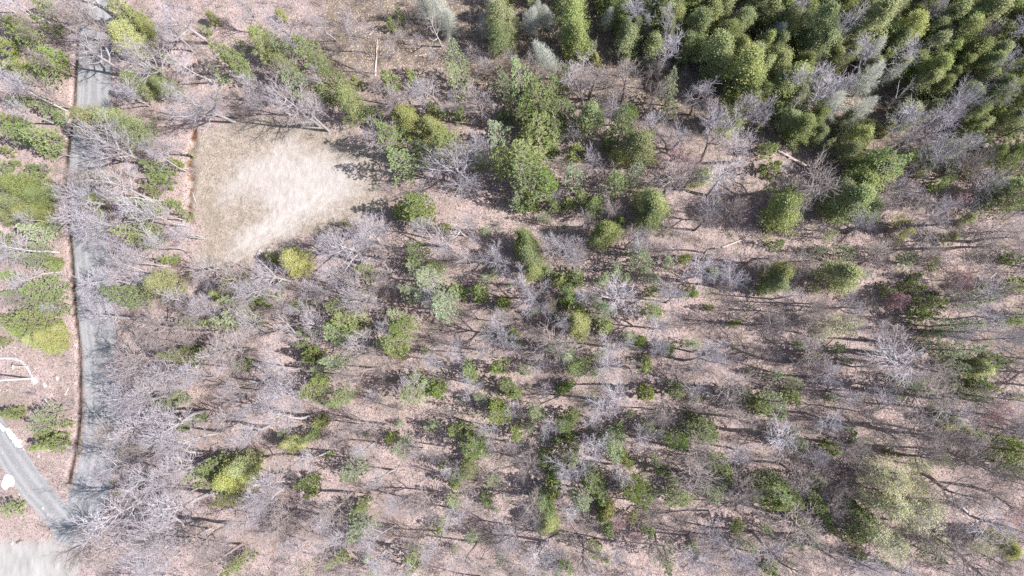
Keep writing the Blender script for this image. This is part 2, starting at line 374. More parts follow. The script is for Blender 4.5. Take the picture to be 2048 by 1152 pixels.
def pine_tree(seed, h=11., w=4.6, z0=.18, dens=1.15, leaf=.19, droop=-.05, shape=.85, tr=.14, gap=.0, n_az=6):
    rg = np.random.default_rng(seed); T = []
    tp, _ = limb(T, np.zeros(3), np.array([rg.normal()*.02, rg.normal()*.02, 1]), h*.97, tr, .02, 8, rg, .05, .02)
    C, D, NM, TN = [], [], [], []; z = z0; az = rg.random()*6
    sect = 1+.28*np.sin(np.arange(6)+rg.random()*6)
    while z < .985:
        p, d = along(tp, z); f = (z-z0)/(1-z0)
        prof = ((1-f)**shape)*(.55+.45*min(1, f*5+.35))
        for k in range(n_az if f < .8 else 5):
            az += 6.283/n_az+rg.normal()*.25
            if rg.random() < gap: continue
            L = max(.25, w*.5*prof*rg.uniform(.72, 1.12)*(1+.18*math.sin(az*1.0+seed)))
            up = droop+.75*f+rg.normal()*.08; dr = unit(np.array([math.cos(az), math.sin(az), up]))
            r = .012+.012*L; e = p+dr*L+np.array([0, 0, .10*L]); mid_ = p+dr*L*.5
            T.append((*p, *mid_, r, r*.6)); T.append((*mid_, *e, r*.6, r*.25))
            tb = rg.random(); nt_ = max(3, int(L*5.2*dens)); ss = (.22+.78*rg.random(nt_)**.75)
            for s in ss:
                c = p+(dr*L*s)+np.array([0, 0, .10*L*s*s]); sd = np.array([-math.sin(az), math.cos(az), 0])
                off = sd*rg.normal()*.17*L*(1.1-.5*s)+np.array([0, 0, rg.normal()*.06+.03])
                cc = c+off
                kk = 12; dirs = unit(dr+sd*np.sign(off@sd)*.6)[None]*.8+rg.normal(size=(kk, 3))*.55+np.array([0, 0, .25])
                dirs /= np.linalg.norm(dirs, axis=1, keepdims=True)
                C.append(cc+dirs*leaf*.5); D.append(dirs); NM.append(np.tile(dr*.45+np.array([0, 0, .9]), (kk, 1))); TN.append(np.full(kk, tb*.6+.4*rg.random()))
        z += rg.uniform(.8, 1.2)*.30/h**.75*1.25
    C, D = np.concatenate(C), np.concatenate(D)
    return T, (*leaves(C, D, leaf*rg.uniform(.7, 1.3, len(C)), leaf*.5*rg.uniform(.7, 1.3, len(C)), rg, 0, np.concatenate(NM)), np.concatenate(TN))
def cedar_tree(seed, h=11., w=4., z0=.06, nclump=230, leaf=.165, tr=.13, sharp=0):
    """dense rounded-conical cedar: clumped fan sprays over an uneven ovoid"""
    rg = np.random.default_rng(seed); T = []
    limb(T, np.zeros(3), np.array([rg.normal()*.02, rg.normal()*.02, 1]), h*.94, tr, .02, 8, rg, .05, .02)
    C, D, NM, TN = [], [], [], []
    ph = rg.random(4)*6.28
    for i in range(nclump):
        f = rg.random()**.8; az = rg.random()*6.28
        prof = ((1-f)**.72*1.05 if sharp else (1-f**1.7)**.62)*(.62+.38*min(1., f*3.2))
        prof *= 1+.24*math.sin(3*az+ph[0]+f*5)+.20*math.sin(5*az+ph[1]-f*9)+.1*math.sin(9*az+ph[2]+f*14)
        rr = w*.5*prof*(rg.random()**.3)*rg.uniform(.7, 1.22)
        c = np.array([rr*math.cos(az), rr*math.sin(az), h*(z0+(1-z0)*f)*.97])
        if i % 3 == 0: T.append((0, 0, c[2]-.35*rr-.1, *c, .02, .006))
        k = 60; sc = rg.uniform(.16, .30)*w/4.
        o = rg.normal(size=(k, 3))*np.array([sc, sc, sc*.8]); outw = unit(np.array([math.cos(az), math.sin(az), .8]))
        dd = outw[None]*.6+rg.normal(size=(k, 3))*.6; C.append(c+o); D.append(dd); NM.append(np.tile(outw*.8, (k, 1))+o/sc*.35); TN.append(np.full(k, rg.random())*.8+.2*rg.random(k))
    C, D, NM, TN = (np.concatenate(q) for q in (C, D, NM, TN)); ok = C[:, 2] > .1; C, D, NM, TN = C[ok], D[ok], NM[ok], TN[ok]
    return T, (*leaves(C, D, leaf*rg.uniform(.7, 1.35, len(C)), leaf*.6*rg.uniform(.7, 1.3, len(C)), rg, 0, NM), TN)
def silver_tree(seed, h=12., w=4.2, z0=.2):
    """needleless larch / dead spruce: straight stem with dense fine drooping twigs"""
    rg = np.random.default_rng(seed); T, B = [], []
    tp, _ = limb(T, np.zeros(3), np.array([0, 0, 1.]), h, .13, .015, 9, rg, .04, .02); az = 0.; z = z0
    while z < .98:
        p, d = along(tp, z); f = (z-z0)/(1-z0)
        for k in range(6):
            az += 1.05+rg.normal()*.3; L = max(.3, w*.5*((1-f)**.75)*(.6+.4*min(1, f*4+.2))*rg.uniform(.7, 1.15))
            dr = unit(np.array([math.cos(az), math.sin(az), .15+.5*f])); e = p+dr*L; B.append((*p, *e, .02, .008))
            nn = int(L*8); s = rg.uniform(.15, 1, nn); az2 = rg.choice([-1, 1], nn)
            sd = np.array([-math.sin(az), math.cos(az), 0])
            for q in range(nn):
                a0 = p+dr*L*s[q]; d3 = unit(dr*.5+sd*az2[q]*rg.uniform(.3, 1)+np.array([0, 0, rg.uniform(-.5, .4)]))
                l3 = rg.uniform(.25, .6)*(1.2-.5*s[q]); B.append((*a0, *(a0+d3*l3), .010, .005))
                b0 = a0+d3*l3*.5; d4 = unit(d3+rg.normal(size=3)*.7); B.append((*b0, *(b0+d4*.25), .008, .005))
        z += rg.uniform(.8, 1.2)*.32/h
    return T, B

# prototype meshes --------------------------------------------------
PROTO = {}
def add_proto(key, h, w, tr, cr, tmat, cmat):
    tone = np.repeat(cr[2], 4) if len(cr) > 2 else np.random.default_rng(5).random(len(cr[0])); cr = cr[:2]
    me_t = mesh_q('trunk', *tr, [M[tmat]], True); me_c = mesh_q('crown', *cr, [M[cmat]], attrs=dict(tone=tone))
    # measured crown width (98th percentile) so that placing by size is true
    v = cr[0]; w = 2*np.percentile(np.hypot(v[:, 0]-np.median(v[:, 0]), v[:, 1]-np.median(v[:, 1])), 95)
    PROTO.setdefault(key, []).append((float(v[:, 2].max()), float(w), me_t, me_c))
for i in range(9):
    kw = [dict(), dict(spread=.6, cw=5.5), dict(fork=3, nl=12), dict(clean=.52, spread=.65), dict(fork=2, clean=.38), dict(spread=.85, nl=15), dict(cw=7.5, nl=14), dict(clean=.55, cw=5), dict(fork=4, nl=11, cw=7)][i]
    T, B4, B3, tips = bare_tree(100+i, **kw)
    tr = prisms(T, 6); cr = cat([prisms(B4, 4), prisms(B3, 3)])
    add_proto('B', 15, 6.5, tr, cr, 'grey', 'twig')
for i in range(4):      # old spreading trees with heavy pale limbs
    T, B4, B3, tips = bare_tree(200+i, h=15, cw=8.5, clean=.3, nl=15, spread=.8, tr=.27, fork=6, dens=.9)
    add_proto('H', 15, 8.5, prisms(T, 7), cat([prisms(B4, 4), prisms(B3, 3)]), 'grey', 'twig')
for i in range(4):      # thin birches
    T, B4, B3, tips = bare_tree(300+i, h=13, cw=3.6, clean=.5, nl=11, spread=.5, tr=.085, dens=.95)
    add_proto('L', 13, 3.6, prisms(T, 6), cat([prisms(B4, 4), prisms(B3, 3)]), 'white', 'twig')
for i in range(3):      # small bushy bare trees
    T, B4, B3, tips = bare_tree(400+i, h=6.5, cw=4.2, clean=.15, nl=11, spread=.7, tr=.07, dens=1.15)
    add_proto('N', 6.5, 4.2, prisms(T, 5), cat([prisms(B4, 4), prisms(B3, 3)]), 'brown', 'twigp')
for i in range(2):      # white dead snags
    T, B4, B3, tips = bare_tree(450+i, h=9, cw=4.5, clean=.35, nl=8, spread=.85, tr=.13, dens=.35, fork=3)
    B3 = B3[::4]
    add_proto('D', 9, 4.5, prisms(T, 6), cat([prisms(B4, 4), prisms(B3, 3)]), 'white', 'white')
for i in range(2):      # red budding maples: twig tips carry red flower clusters
    T, B4, B3, tips = bare_tree(500+i, h=8, cw=4.6, clean=.2, nl=12, spread=.7, tr=.09)
    rg = np.random.default_rng(i); tt = tips[rg.random(len(tips)) < .55]
    tt = np.repeat(tt, 2, 0)+rg.normal(size=(2*len(tt), 3))*.07; lv = leaves(tt, rg.normal(size=tt.shape), .17, .15, rg)
    T = T+B4; add_proto('R', 8, 4.6, cat([prisms(T, 4), prisms(B3, 3)]), lv, 'twigp', 'rbud')
for i in range(3):      # poplars breaking leaf
    T, B4, B3, tips = bare_tree(550+i, h=13, cw=6, clean=.35, nl=14, spread=.7, tr=.15)
    rg = np.random.default_rng(i); tt = np.repeat(tips[rg.random(len(tips)) < .8], 3, 0); tt = tt+rg.normal(size=tt.shape)*.08
    lv = leaves(tt, rg.normal(size=tt.shape), .15, .12, rg)
    T = T+B4; add_proto('W', 13, 6, cat([prisms(T, 5), prisms(B3, 3)]), lv, 'grey', 'bud')
for i in range(5):
    T, lv = pine_tree(600+i, w=4.8+.3*(i % 3), shape=(.7, .85, .6, .8, .7)[i], gap=(.15, .22, .18, .28, .12)[i]); add_proto('P', 11, 4.8, prisms(T, 5), lv, 'brown', 'pine')
for i in range(3):
    T, lv = pine_tree(650+i, h=4.5, w=2.6, z0=.05, leaf=.17, shape=.7, dens=1.7, tr=.05, n_az=6, gap=(.15, .25, .32)[i]); add_proto('p', 4.5, 2.6, prisms(T, 4), lv, 'brown', 'pine')
for i in range(7):
    T, lv = cedar_tree(700+i, h=11+i*.5, w=4.2, nclump=(250, 230, 170, 260, 150, 200, 230)[i], sharp=i in (1, 4, 6)); add_proto('C', 11, 4.2, prisms(T, 5), lv, 'brown', 'cedar')
for i in range(3):
    T, lv = cedar_tree(750+i, h=4., w=2.4, nclump=90, leaf=.14, tr=.05); add_proto('c', 4., 2.4, prisms(T, 4), lv, 'brown', 'cedar')
for i in range(4):
    T, lv = pine_tree(800+i, h=12, w=4., shape=.75, dens=.85, gap=.28, leaf=.2); add_proto('S', 12, 4., prisms(T, 5), lv, 'brown', 'soft')
for i in range(3):
    T, B = silver_tree(850+i); add_proto('G', 12, 4.2, prisms(T, 5), prisms(B, 3), 'grey', 'silver')

# ------------------------------------------------------------------ where things stand. Rows: kind, then x y width triples read off the photograph
# kinds: P green pine, C olive cedar, Y yellow-green cedar, S grey-green conifer, G silver needleless conifer, B bare tree, H heavy bare tree,
# N small bushy bare tree, D white snag, R red budding tree, W pale leafing poplar
TAB = """
P 83 10 45 90 45 40 17 50 45 40 60 55 63 80 50 3 88 40 100 113 40 88 133 55 20 133 40 50 141 50 112 135 35 33 200 36 90 217 40 115 232 28 20 240 45 50 264 65 83 272 65 92 306 22 2 300 30 2 330 26 27 323 14 70 335 34 110 300 18
P 240 18 55 262 28 35 460 103 52 480 133 42 437 145 28 483 87 20 347 323 20 310 333 32 320 360 36 300 378 30 337 340 18 200 357 34 413 60 18
Y 257 80 62 290 52 40 197 240 72 167 262 50 427 37 26 383 308 10 330 116 24
C 233 246 60 260 258 55 273 165 46 333 173 42 300 140 30 290 172 34 40 372 66 72 388 50 22 404 60 50 425 58 80 420 40 12 432 40
P 622 107 52 649 140 54 599 197 34 780 160 36 799 30 22 779 47 22 825 153 28 892 293 70 1005 230 28 862 217 28 918 223 28 885 225 22 745 223 34 885 265 30 649 183 38 1012 320 60
Y 562 30 20 712 163 22 815 240 58 865 258 56 532 115 20
C 532 83 55 569 133 48 699 203 62 845 300 52 960 313 40 998 33 60 1000 75 50 985 15 40 1024 50 40
S 595 168 50 915 130 50 912 160 46 1012 165 52 995 262 50 1040 160 58 1341 180 44 1338 215 38 1147 353 48 1270 353 40 632 125 30 560 100 40
G 878 17 52 895 40 45 845 7 45 965 50 28 980 8 34 1057 37 45 1096 27 38 1104 117 58 1127 13 34 1281 7 28 1267 40 32 1297 50 38 1210 37 30 1075 20 30
T 562 232 92 612 250 70 645 218 48 540 205 60
C 1147 43 72 1157 72 60 1254 80 52 1334 27 70 1394 53 62 1424 30 60 1454 70 56 1427 103 70 1437 130 50 1487 143 78 1504 117 55 1504 173 62 1527 93 50 1520 187 44 1390 7 50 1447 7 50 1517 17 55 1310 87 46 1150 7 46 1180 233 56 1284 297 66 1437 240 40 1340 62 50 1375 85 46 1480 40 50 1545 30 50
Y 1150 97 38 1194 117 22 1257 113 24 1054 180 24 1240 310 38 1460 243 46 1404 353 42 1217 283 34 1447 110 30
P 1040 300 40 1070 335 50 1090 230 50 1060 230 50 1100 185 44 1364 117 28 1210 7 34 1124 163 46 1080 205 80 1127 220 52 1080 260 68 1044 267 44 1104 290 32 1054 318 92 1057 362 84 1094 362 54 1150 300 38 1264 223 26 1240 263 66 1447 200 28 1517 257 22 1230 370 50 1531 293 22 1115 255 40 1030 215 44 1050 240 40 1240 8 40 1290 18 30 1230 20 30
C 1569 10 50 1553 87 42 1636 57 78 1679 20 60 1649 87 60 1743 37 70 1556 127 60 1586 160 66 1603 258 52 1579 240 40 1903 40 58 1929 53 56 1913 73 58 1943 107 58 1969 27 66 2003 20 60 2029 50 56 1993 67 52 1896 107 46 1856 140 50 1850 165 46 1979 133 44 1966 160 44 2036 143 40 1716 367 66 1743 130 34 1600 30 60 1625 95 50 1665 110 40 1710 60 50 1770 70 44 1690 50 40 1870 60 46 1880 85 46 2040 95 40 1950 15 50 2030 10 50 1830 120 40 1600 190 40 1640 230 40 1720 95 40 1800 135 40 1860 30 40 1830 25 36 1700 300 40 1925 130 40 1900 150 36 1575 60 50 1610 130 44
Y 1819 62 62 1796 85 50 1840 42 40 1709 282 56 1819 230 46 1779 253 32 2036 187 44 1846 300 24 1700 235 34 1575 265 26 1830 150 34 1770 345 50 1680 255 30
P 1629 187 24 1933 267 36 1969 210 40 1769 335 80 1740 330 50 1549 333 38 1543 297 30 1889 363 30 1919 333 32 2013 333 40 2036 300 40 2036 353 36 1800 320 40 1720 320 40 2000 200 40 1985 235 34 1640 160 34 1560 215 34 1600 222 30 1870 215 34 1760 125 30 1900 190 30
G 1553 57 42 1786 12 46 1753 100 40 1748 155 52 1669 213 46 1716 217 46 1679 167 30 1775 145 34
C 1880 180 44 1930 190 44 1990 180 46 2050 190 44 1950 225 40 2020 240 44 1860 215 36 2045 300 40 1990 310 36 2010 380 44 2045 395 40 1850 330 34 1905 300 36 1960 250 34 1730 255 36 1640 270 36
Y 2000 390 34 2050 215 36 1940 330 30
C 1010 -40 60 1070 -50 60 1130 -40 60 1190 -55 60 1250 -40 60 1310 -50 60 1370 -40 60 1430 -45 64 1490 -40 60 1550 -45 64 1600 -35 60 1650 -45 60 1700 -35 64 1760 -40 60 1820 -35 64 1880 -40 60 1940 -35 64 2000 -30 60 2060 -30 60 2075 30 60 2080 90 56 2085 150 50 1990 110 46 2015 165 40 1120 10 44 1240 30 44 1300 20 50 1330 60 44 1420 10 50 1580 40 50 1480 100 50 1400 90 46 1355 30 40 1545 165 40 1525 140 44
P 2070 220 44 2080 300 44 2040 260 34 1960 280 34 1200 -20 44 1350 -20 44
S 1686 253 30 1663 290 30 1640 205 36 1780 110 30 1870 190 30
P 3 474 36 7 500 32 10 550 34 97 454 30 107 531 28 87 580 70 50 590 50 33 647 50 73 640 75 97 605 55 3 682 22 110 520 22 70 610 40 50 660 50 20 640 40
Y 97 674 58 110 694 36 70 678 40 180 407 40 330 574 62 120 660 26 15 425 40
S 67 467 58 60 517 46 80 500 40 483 637 52 480 600 46 377 641 28 450 655 34
P 273 421 46 307 411 28 267 474 46 303 477 24 300 457 26 343 406 22 360 427 24 337 519 26 250 591 56 417 644 30 367 714 46 390 705 34 483 731 30 280 440 30 275 400 20 330 720 22
C 467 571 50 440 590 36
P 832 421 52 802 421 34 732 547 34 832 507 50 875 531 24 915 581 36 955 587 36 889 454 22 672 614 46 699 641 56 679 667 52 609 667 32 622 707 38 592 611 26 805 651 52 779 684 58 795 704 40 639 757 34 999 731 38 1015 677 26 1005 607 30 825 757 28 527 597 34 512 585 20 935 735 34 940 755 34 700 665 30 760 690 30 600 690 22 665 650 30 765 650 30 700 430 12
Y 592 527 56 542 517 22 585 510 36
S 862 557 56 885 591 64 895 617 50 819 587 46 969 461 26 672 727 46 785 627 36 972 557 26 720 580 30 850 590 40 870 540 34 640 740 30 730 545 20 990 545 22 830 535 34
P 1111 411 32 1164 394 32 1191 411 42 1241 444 26 1154 551 36 1137 584 44 1121 557 34 1104 607 26 1161 624 36 1211 654 36 1307 581 28 1301 624 44 1371 517 22 1427 544 28 1381 577 20 1421 614 16 1337 697 30 1281 684 24 1157 737 46 1467 647 18 1527 577 24 1027 667 28 1135 610 22 1095 540 26 1300 410 28 1115 640 16 1140 770 24 1291 734 30 1060 400 36 1140 405 28 1045 410 28
C 1054 481 48 1061 515 56 1068 540 42 1211 464 52 1304 405 66 1311 434 54 1195 480 36 1290 440 40
Y 1154 651 54 1170 640 30 1040 500 30 1065 505 34
S 1034 401 36 1084 434 26 1097 544 28 1201 624 46 1337 527 30 1277 524 46 1254 674 32 1141 707 40 1197 714 30 1051 737 34 1271 501 34 1195 600 30 1310 560 26 1290 545 30 1235 540 30 1110 700 40 1210 560 34 1330 700 26 1250 560 26 1390 690 26 1190 745 26
C 1579 420 78 1703 400 72 1736 414 50 1680 385 60 1556 540 52 1552 565 48 1676 551 64 1690 560 40 1605 400 40
P 1556 487 24 2016 401 56 2036 395 40 1826 571 32 1856 607 44 1870 615 30 2026 644 26 2036 571 36 1989 721 36 2026 514 30 1843 637 34 1546 430 34 1830 555 18 1970 735 30 1870 530 16 1985 395 30
Y 1809 457 40 1956 575 28 1960 737 40 1899 477 26 1866 521 22 1930 440 24 1940 725 26
S 1756 494 24 1813 521 34 1686 504 32 1903 651 44 1929 701 40 1626 711 30 1549 751 26 1673 697 28 1846 684 34 1950 600 40 1640 500 26 1890 700 36 1910 735 34 1870 665 26 1660 470 26 1730 550 20 1690 720 20 1590 760 26 1600 690 24 1570 440 34
W 1669 654 64 1640 665 40 1690 640 36
P 20 828 32 123 851 26 90 885 40 110 885 40 17 1016 32 333 805 26 387 840 26 347 851 30 250 898 16 433 928 46 457 998 42 257 980 28 485 1118 28 460 1135 26 353 788 20 430 955 40 450 975 34 92 840 22 85 870 26
S 97 828 46 307 798 28 393 945 38 300 891 24 370 800 24 80 850 36
Y 473 948 62 490 935 50 455 960 46 505 925 36
P 625 781 40 682 795 44 639 841 28 625 871 30 615 968 32 682 1115 24 822 1118 32 829 785 48 872 778 34 782 878 28 910 861 38 995 831 46 945 895 50 932 935 40 907 965 26 972 998 28 879 1051 20 1012 775 34 725 1011 30 850 775 34 990 815 36 605 880 20 820 1135 28 940 860 24 620 985 22 600 790 22 975 1010 16
Y 579 891 38 590 885 24 930 930 26 950 910 24
S 709 938 48 719 1055 46 715 1035 34 802 898 42 867 851 24 959 795 28 905 998 28 985 965 26 942 1075 26 745 1145 26 700 950 34 710 1075 36 960 880 34 905 1010 24 660 1130 20 650 780 24 965 905 30 640 800 20
P 1027 788 28 1031 865 34 1127 775 28 1127 845 40 1147 831 34 1141 875 24 1117 881 24 1291 785 32 1357 778 38 1254 923 28 1407 858 56 1347 881 42 1087 918 34 1107 945 34 1187 955 50 1195 975 40 1107 975 38 1084 995 40 1094 1021 36 1271 970 52 1285 985 44 1260 990 40 1331 945 28 1351 998 44 1371 998 34 1447 928 40 1454 955 32 1527 975 50 1297 1065 28 1267 1041 24 1217 1065 28 1191 1101 32 1137 1138 24 1477 1055 28 1387 1095 24 1524 808 42 1500 795 34 1330 870 26 1375 895 24 1175 940 30 1240 905 20 1200 1000 30 1510 990 30 1395 840 30 1385 870 30
Y 1421 865 30 1096 1045 42 1214 1015 36 1205 1035 30
S 1067 828 36 1224 875 40 1224 898 40 1137 911 44 1161 995 46 1427 991 38 1337 1115 42 1314 925 26 1504 1095 26 1300 851 34 1150 895 24 1365 850 30 1205 880 34 1090 1060 26 1440 970 26 1410 975 30 1260 830 20 1310 990 26 1480 1080 22 1060 850 24 1240 870 28
P 1583 788 34 1666 795 18 1663 898 30 1786 908 18 1973 775 34 1960 765 26 2033 908 50 2040 935 44 2020 890 40 1553 981 56 1545 1010 36 1586 991 42 1639 1015 34 1650 1035 22 1703 1015 32 1733 1045 46 1745 1065 34 1719 1115 26 1669 1058 24 1543 1138 24 1690 1000 26 1565 1000 40 1630 990 26 1715 1075 34 1730 1030 30 1555 970 36 1590 800 24
Y 1903 845 34 1895 830 22 2003 1088 48 1920 855 20
S 1546 805 50 1926 781 40 1593 1088 28 1763 1125 26 1609 1061 34 1596 885 34 1823 781 40 1880 800 30 1640 960 30 1580 860 26 1860 1110 36 1905 790 34 1830 760 34 1555 830 36 1530 1060 24 1950 870 26
W 1740 960 66 1800 955 70 1850 975 62 1770 1025 74 1830 1035 74 1795 1078 66 1735 1000 50 1850 1010 60 1865 1090 44 1985 1095 44 1889 915 30 1840 940 44 1780 990 60 1760 1060 56
B 167 17 105 133 427 95 205 440 90 150 362 95 217 370 80 300 651 120 267 700 130 400 617 70 33 604 54 30 30 60 60 110 50 30 165 50 70 190 50 35 215 50
B 357 33 90 483 17 70 417 195 60 565 42 60 570 165 75 622 150 50 483 165 56 530 215 60 300 277 46 415 110 60 330 60 60
B 780 195 66 832 190 66 749 175 42 860 175 70 945 207 76 765 270 74 955 285 60 700 60 44 640 40 44 905 205 50 725 110 30
N 799 70 36 969 130 38 690 30 40 760 20 40 830 80 40 650 70 34 860 110 34 620 30 40 730 60 34 780 100 36 900 95 40 940 100 40 720 140 30 670 95 30 1020 110 40 1060 120 30 985 95 34 680 60 30 605 70 40 590 95 36 1200 160 36 1210 190 40 1240 190 40 1080 145 30
B 1180 157 84 1254 155 76 1294 167 60 1400 187 60 1317 253 60 1360 267 62 1424 290 104 1490 290 80 1344 360 94 1497 213 52 1444 360 90 1430 215 44 1385 350 70 1300 140 36 1520 230 40
N 1140 267 50 1187 317 54 1124 327 40 1327 130 32 1300 113 36 1474 33 46 1170 340 34 1200 355 40 1225 330 34
H 1224 213 66 1141 948 84 532 551 104 1351 597 80 979 517 72 979 667 88 1929 197 80 1903 300 80 1127 487 88 1061 587 90
D 865 50 50 1127 63 26 1191 90 26 1357 73 44 1521 73 34 1613 110 28 1819 180 48 1599 207 38 1616 30 30 640 480 34 1240 100 22 1853 100 50 1690 120 34 1769 404 50 1793 227 40 1880 20 40 1965 67 44 1870 110 30
B 1853 260 90 1953 320 70 1979 360 60 1636 347 108 1576 367 70 1869 20 44 1969 67 44 2003 133 50 1830 285 60 1900 230 60 2010 180 50 1640 130 40 1930 330 60 1875 320 60 1800 370 60
B 433 700 90 333 737 90 370 760 70 500 584 70 685 511 120 729 467 84 719 571 90 765 571 56 785 507 60 879 474 76 922 507 62 635 651 76 569 667 86 545 741 104 600 620 60 660 560 60 560 620 60
B 772 661 50 962 704 50 712 701 66 755 717 50 862 724 56 912 707 50 660 500 60 930 440 44 840 460 50 1010 640 44 890 690 40 640 590 50
R 1384 323 54 1340 320 54 1241 1045 40 1913 401 42 1919 554 50 1925 575 34 1809 597 40 1795 600 34 2003 821 46 1490 415 34 1474 38 34 2036 1030 40 740 868 24 1700 412 20 1990 840 40 1265 1070 30
B 1164 434 46 1241 417 54 1241 591 94 1384 547 76 1121 641 46 1091 694 100 1224 694 92 1391 724 90 1524 511 58 1474 417 84 1311 691 50 1211 737 66 1180 590 50 1410 440 60 1260 480 60 1290 500 50 1040 560 60 1330 500 40 1430 490 50 1450 560 40
B 2016 464 88 1749 444 68 1836 437 84 1593 521 60 1556 647 70 1819 711 120 1966 597 76 1636 727 86 1969 634 60 1756 517 60 1903 600 60 1880 440 70 1800 415 54 1960 480 70 1700 610 50 1620 600 60 1740 650 50 1790 680 70 1850 730 80 2030 680 50 2010 590 50 1930 660 50 1580 590 40 1720 730 60 1660 760 60
B 262 801 110 222 935 100 300 918 120 250 975 130 233 1018 125 167 1068 100 333 1101 100 417 1128 80 477 868 80 383 878 80 215 1100 100 330 850 90 350 940 90 330 1000 90 390 1080 80 280 780 90 250 860 100 290 1120 90 460 790 70 440 850 60 500 830 60 380 660 60 350 610 50
B 545 795 100 572 845 80 742 865 60 562 935 86 662 1015 78 979 868 68 895 948 46 895 1045 56 620 1068 60 935 988 46 845 1008 56 700 860 50 500 1000 80 540 1050 80 470 1060 70 620 920 50 760 1080 50 720 900 46 680 1080 50 640 1120 60 790 1020 50 870 910 50 780 830 40 860 1100 50 940 1120 60 560 1120 60 760 960 46 720 740 50 690 760 50
B 1287 875 72 1211 811 86 1231 778 66 1057 941 76 1054 1015 76 1407 918 84 1377 965 88 1491 981 80 1341 795 70 1184 898 76 1457 785 88 1491 915 60 1091 1118 76 1167 1115 76 1324 1101 50 1084 875 52 1440 1050 60 1400 1110 60 1500 850 60 1240 950 50 1300 1030 50 1240 1120 50 1480 1110 60 1020 900 40 1020 1090 60 1160 1020 50 1320 830 50 1390 790 60 1270 740 50
B 1569 891 84 1633 915 50 1659 985 50 1856 881 80 1869 935 90 1973 925 116 1836 795 110 1936 981 96 1986 1041 104 1686 1035 60 1619 1068 96 1969 801 60 1903 1085 80 1700 900 60 1740 830 60 1780 860 60 1660 840 60 2020 1000 60 1540 1100 60 1660 1110 70 1720 1140 60 1950 1120 80 2010 1130 70 1910 880 60 1600 950 60 2030 840 50 1930 830 70 1780 790 60 1700 790 50
"""
# trunk bases read off directly: kind x y height crown-width(m)
HERO = """
H 461 281 17 9.0
H 298 329 17 9.5
H 350 167 14 7.0
B 257 152 13 6.0
L 430 167 12 4.0
L 299 213 11 4.0
L 290 206 10 3.2
B 252 48 15 7.0
L 107 68 16 5.0
L 98 45 14 4.0
L 130 220 15 4.5
L 118 200 12 3.2
L 373 343 10 3.2
L 306 359 7 2.6
L 377 452 14 5.0
L 371 441 12 4.0
L 315 405 11 4.0
L 415 480 9 3.2
L 412 476 8 2.6
L 247 487 9 3.4
L 372 501 14 3.8
L 300 517 10 2.8
L 335 533 13 3.4
L 345 545 12 3.0
L 336 552 14 4.2
L 313 563 12 3.6
L 290 577 13 5.0
L 245 607 9 3.6
B 463 544 12 5.0
B 440 629 12 5.0
B 512 702 14 7.0
L 457 736 13 4.5
B 410 823 16 7.5
L 117 505 11 4.0
L 92 500 9 3.4
L 125 544 10 3.6
L 112 447 9 2.4
L 64 70 13 4
L 30 25 13 4
H 403 1040 17 8.5
B 427 983 15 7.0
L 360 1104 11 4.5
L 405 905 14 5
L 425 920 13 5
B 545 588 14 6.5
H 752 605 13 6.5
H 925 368 14 10.0
D 930 472 10 4.0
L 592 961 13 4.5
L 578 968 11 3.5
L 678 1030 10 3.5
B 1170 218 11 6.0
B 1597 632 14 5.0
B 1454 577 14 5.0
B 1384 704 11 4.0
B 1312 658 10 4.0
D 1733 323 15 4.0
D 1640 118 12 3.0
D 1790 330 15 4.0
L 400 330 8 2.5
L 340 312 8 2.5
D 140 312 3.5 2.0
L 260 370 8 2.6
L 235 500 7 2.4
L 300 500 9 2.4
L 180 605 6 2.4
L 290 620 9 3
L 255 640 8 3
L 330 1150 12 5
P 855 438 13 5.0
P 836 350 13 4.4
P 800 300 13 4.6
B 262 420 15 7
B 300 640 14 6
B 330 700 15 7
B 330 790 15 7
B 300 860 15 7
B 270 110 15 6
"""
KN = dict(T='larch_tree', P='pine_tree', p='young_pine', C='cedar_tree', c='young_cedar', Y='golden_cedar', S='hemlock_tree', G='silver_conifer', B='bare_tree',
          H='spreading_bare_tree', N='bare_shrub', D='dead_snag', R='red_budding_tree', W='leafing_poplar', L='birch_tree')
CATS = dict(T='larch', P='pine', C='cedar', Y='golden cedar', S='hemlock', G='silver conifer', B='bare tree', H='spreading tree', N='bare shrub', D='snag', R='budding tree', W='poplar', L='birch')
trees = []      # kind, x, y, h, w
ZC = dict(T=.55, P=.5, C=.55, Y=.5, S=.5, G=.55, B=.7, H=.66, N=.6, D=.7, R=.65, W=.7, L=.75)
def height_of(k, d):
    wm = d/F*H
    return {'P': 1.9*wm+1.6, 'C': 1.8*wm+1.8, 'Y': 1.6*wm+1.2, 'S': 2.1*wm+2, 'G': 2.3*wm+3, 'T': 2*wm+2, 'B': 8.5+.85*wm, 'H': 8+.9*wm, 'N': 1.5*wm+1.2,
            'D': 5+1.6*wm, 'R': 4+1.1*wm, 'W': 7+.9*wm, 'L': 11}[k]
for ln in TAB.strip().splitlines():
    f = ln.split(); k = f[0]; v = list(map(float, f[1:]))
    for a in range(0, len(v)-2, 3):
        u, vv, d = v[a:a+3]; d *= 1.05 if k in 'PS' and d < 60 and u > 150 else 1.
        if u < 150 and k in 'PYCS' and d > 40: pass
        h = min(height_of(k, d)*(.8 if u < 150 and k in 'PCYS' else 1.3 if k in 'PS' and d > 40 else 1.12 if k in 'CY' and d > 40 else 1.), 18)*rng.uniform(.88, 1.1); z = h*ZC[k]; x, y = unp(u, vv, z); wd = d/F*(H-z)
        trees.append((k, x, y, h, wd))
for ln in HERO.strip().splitlines():
    k, u, vv, h, wd = ln.split()
    if k == 'L' and float(h) < 2: continue
    x, y = unp(float(u), float(vv)); trees.append((k, x, y, float(h), float(wd)))

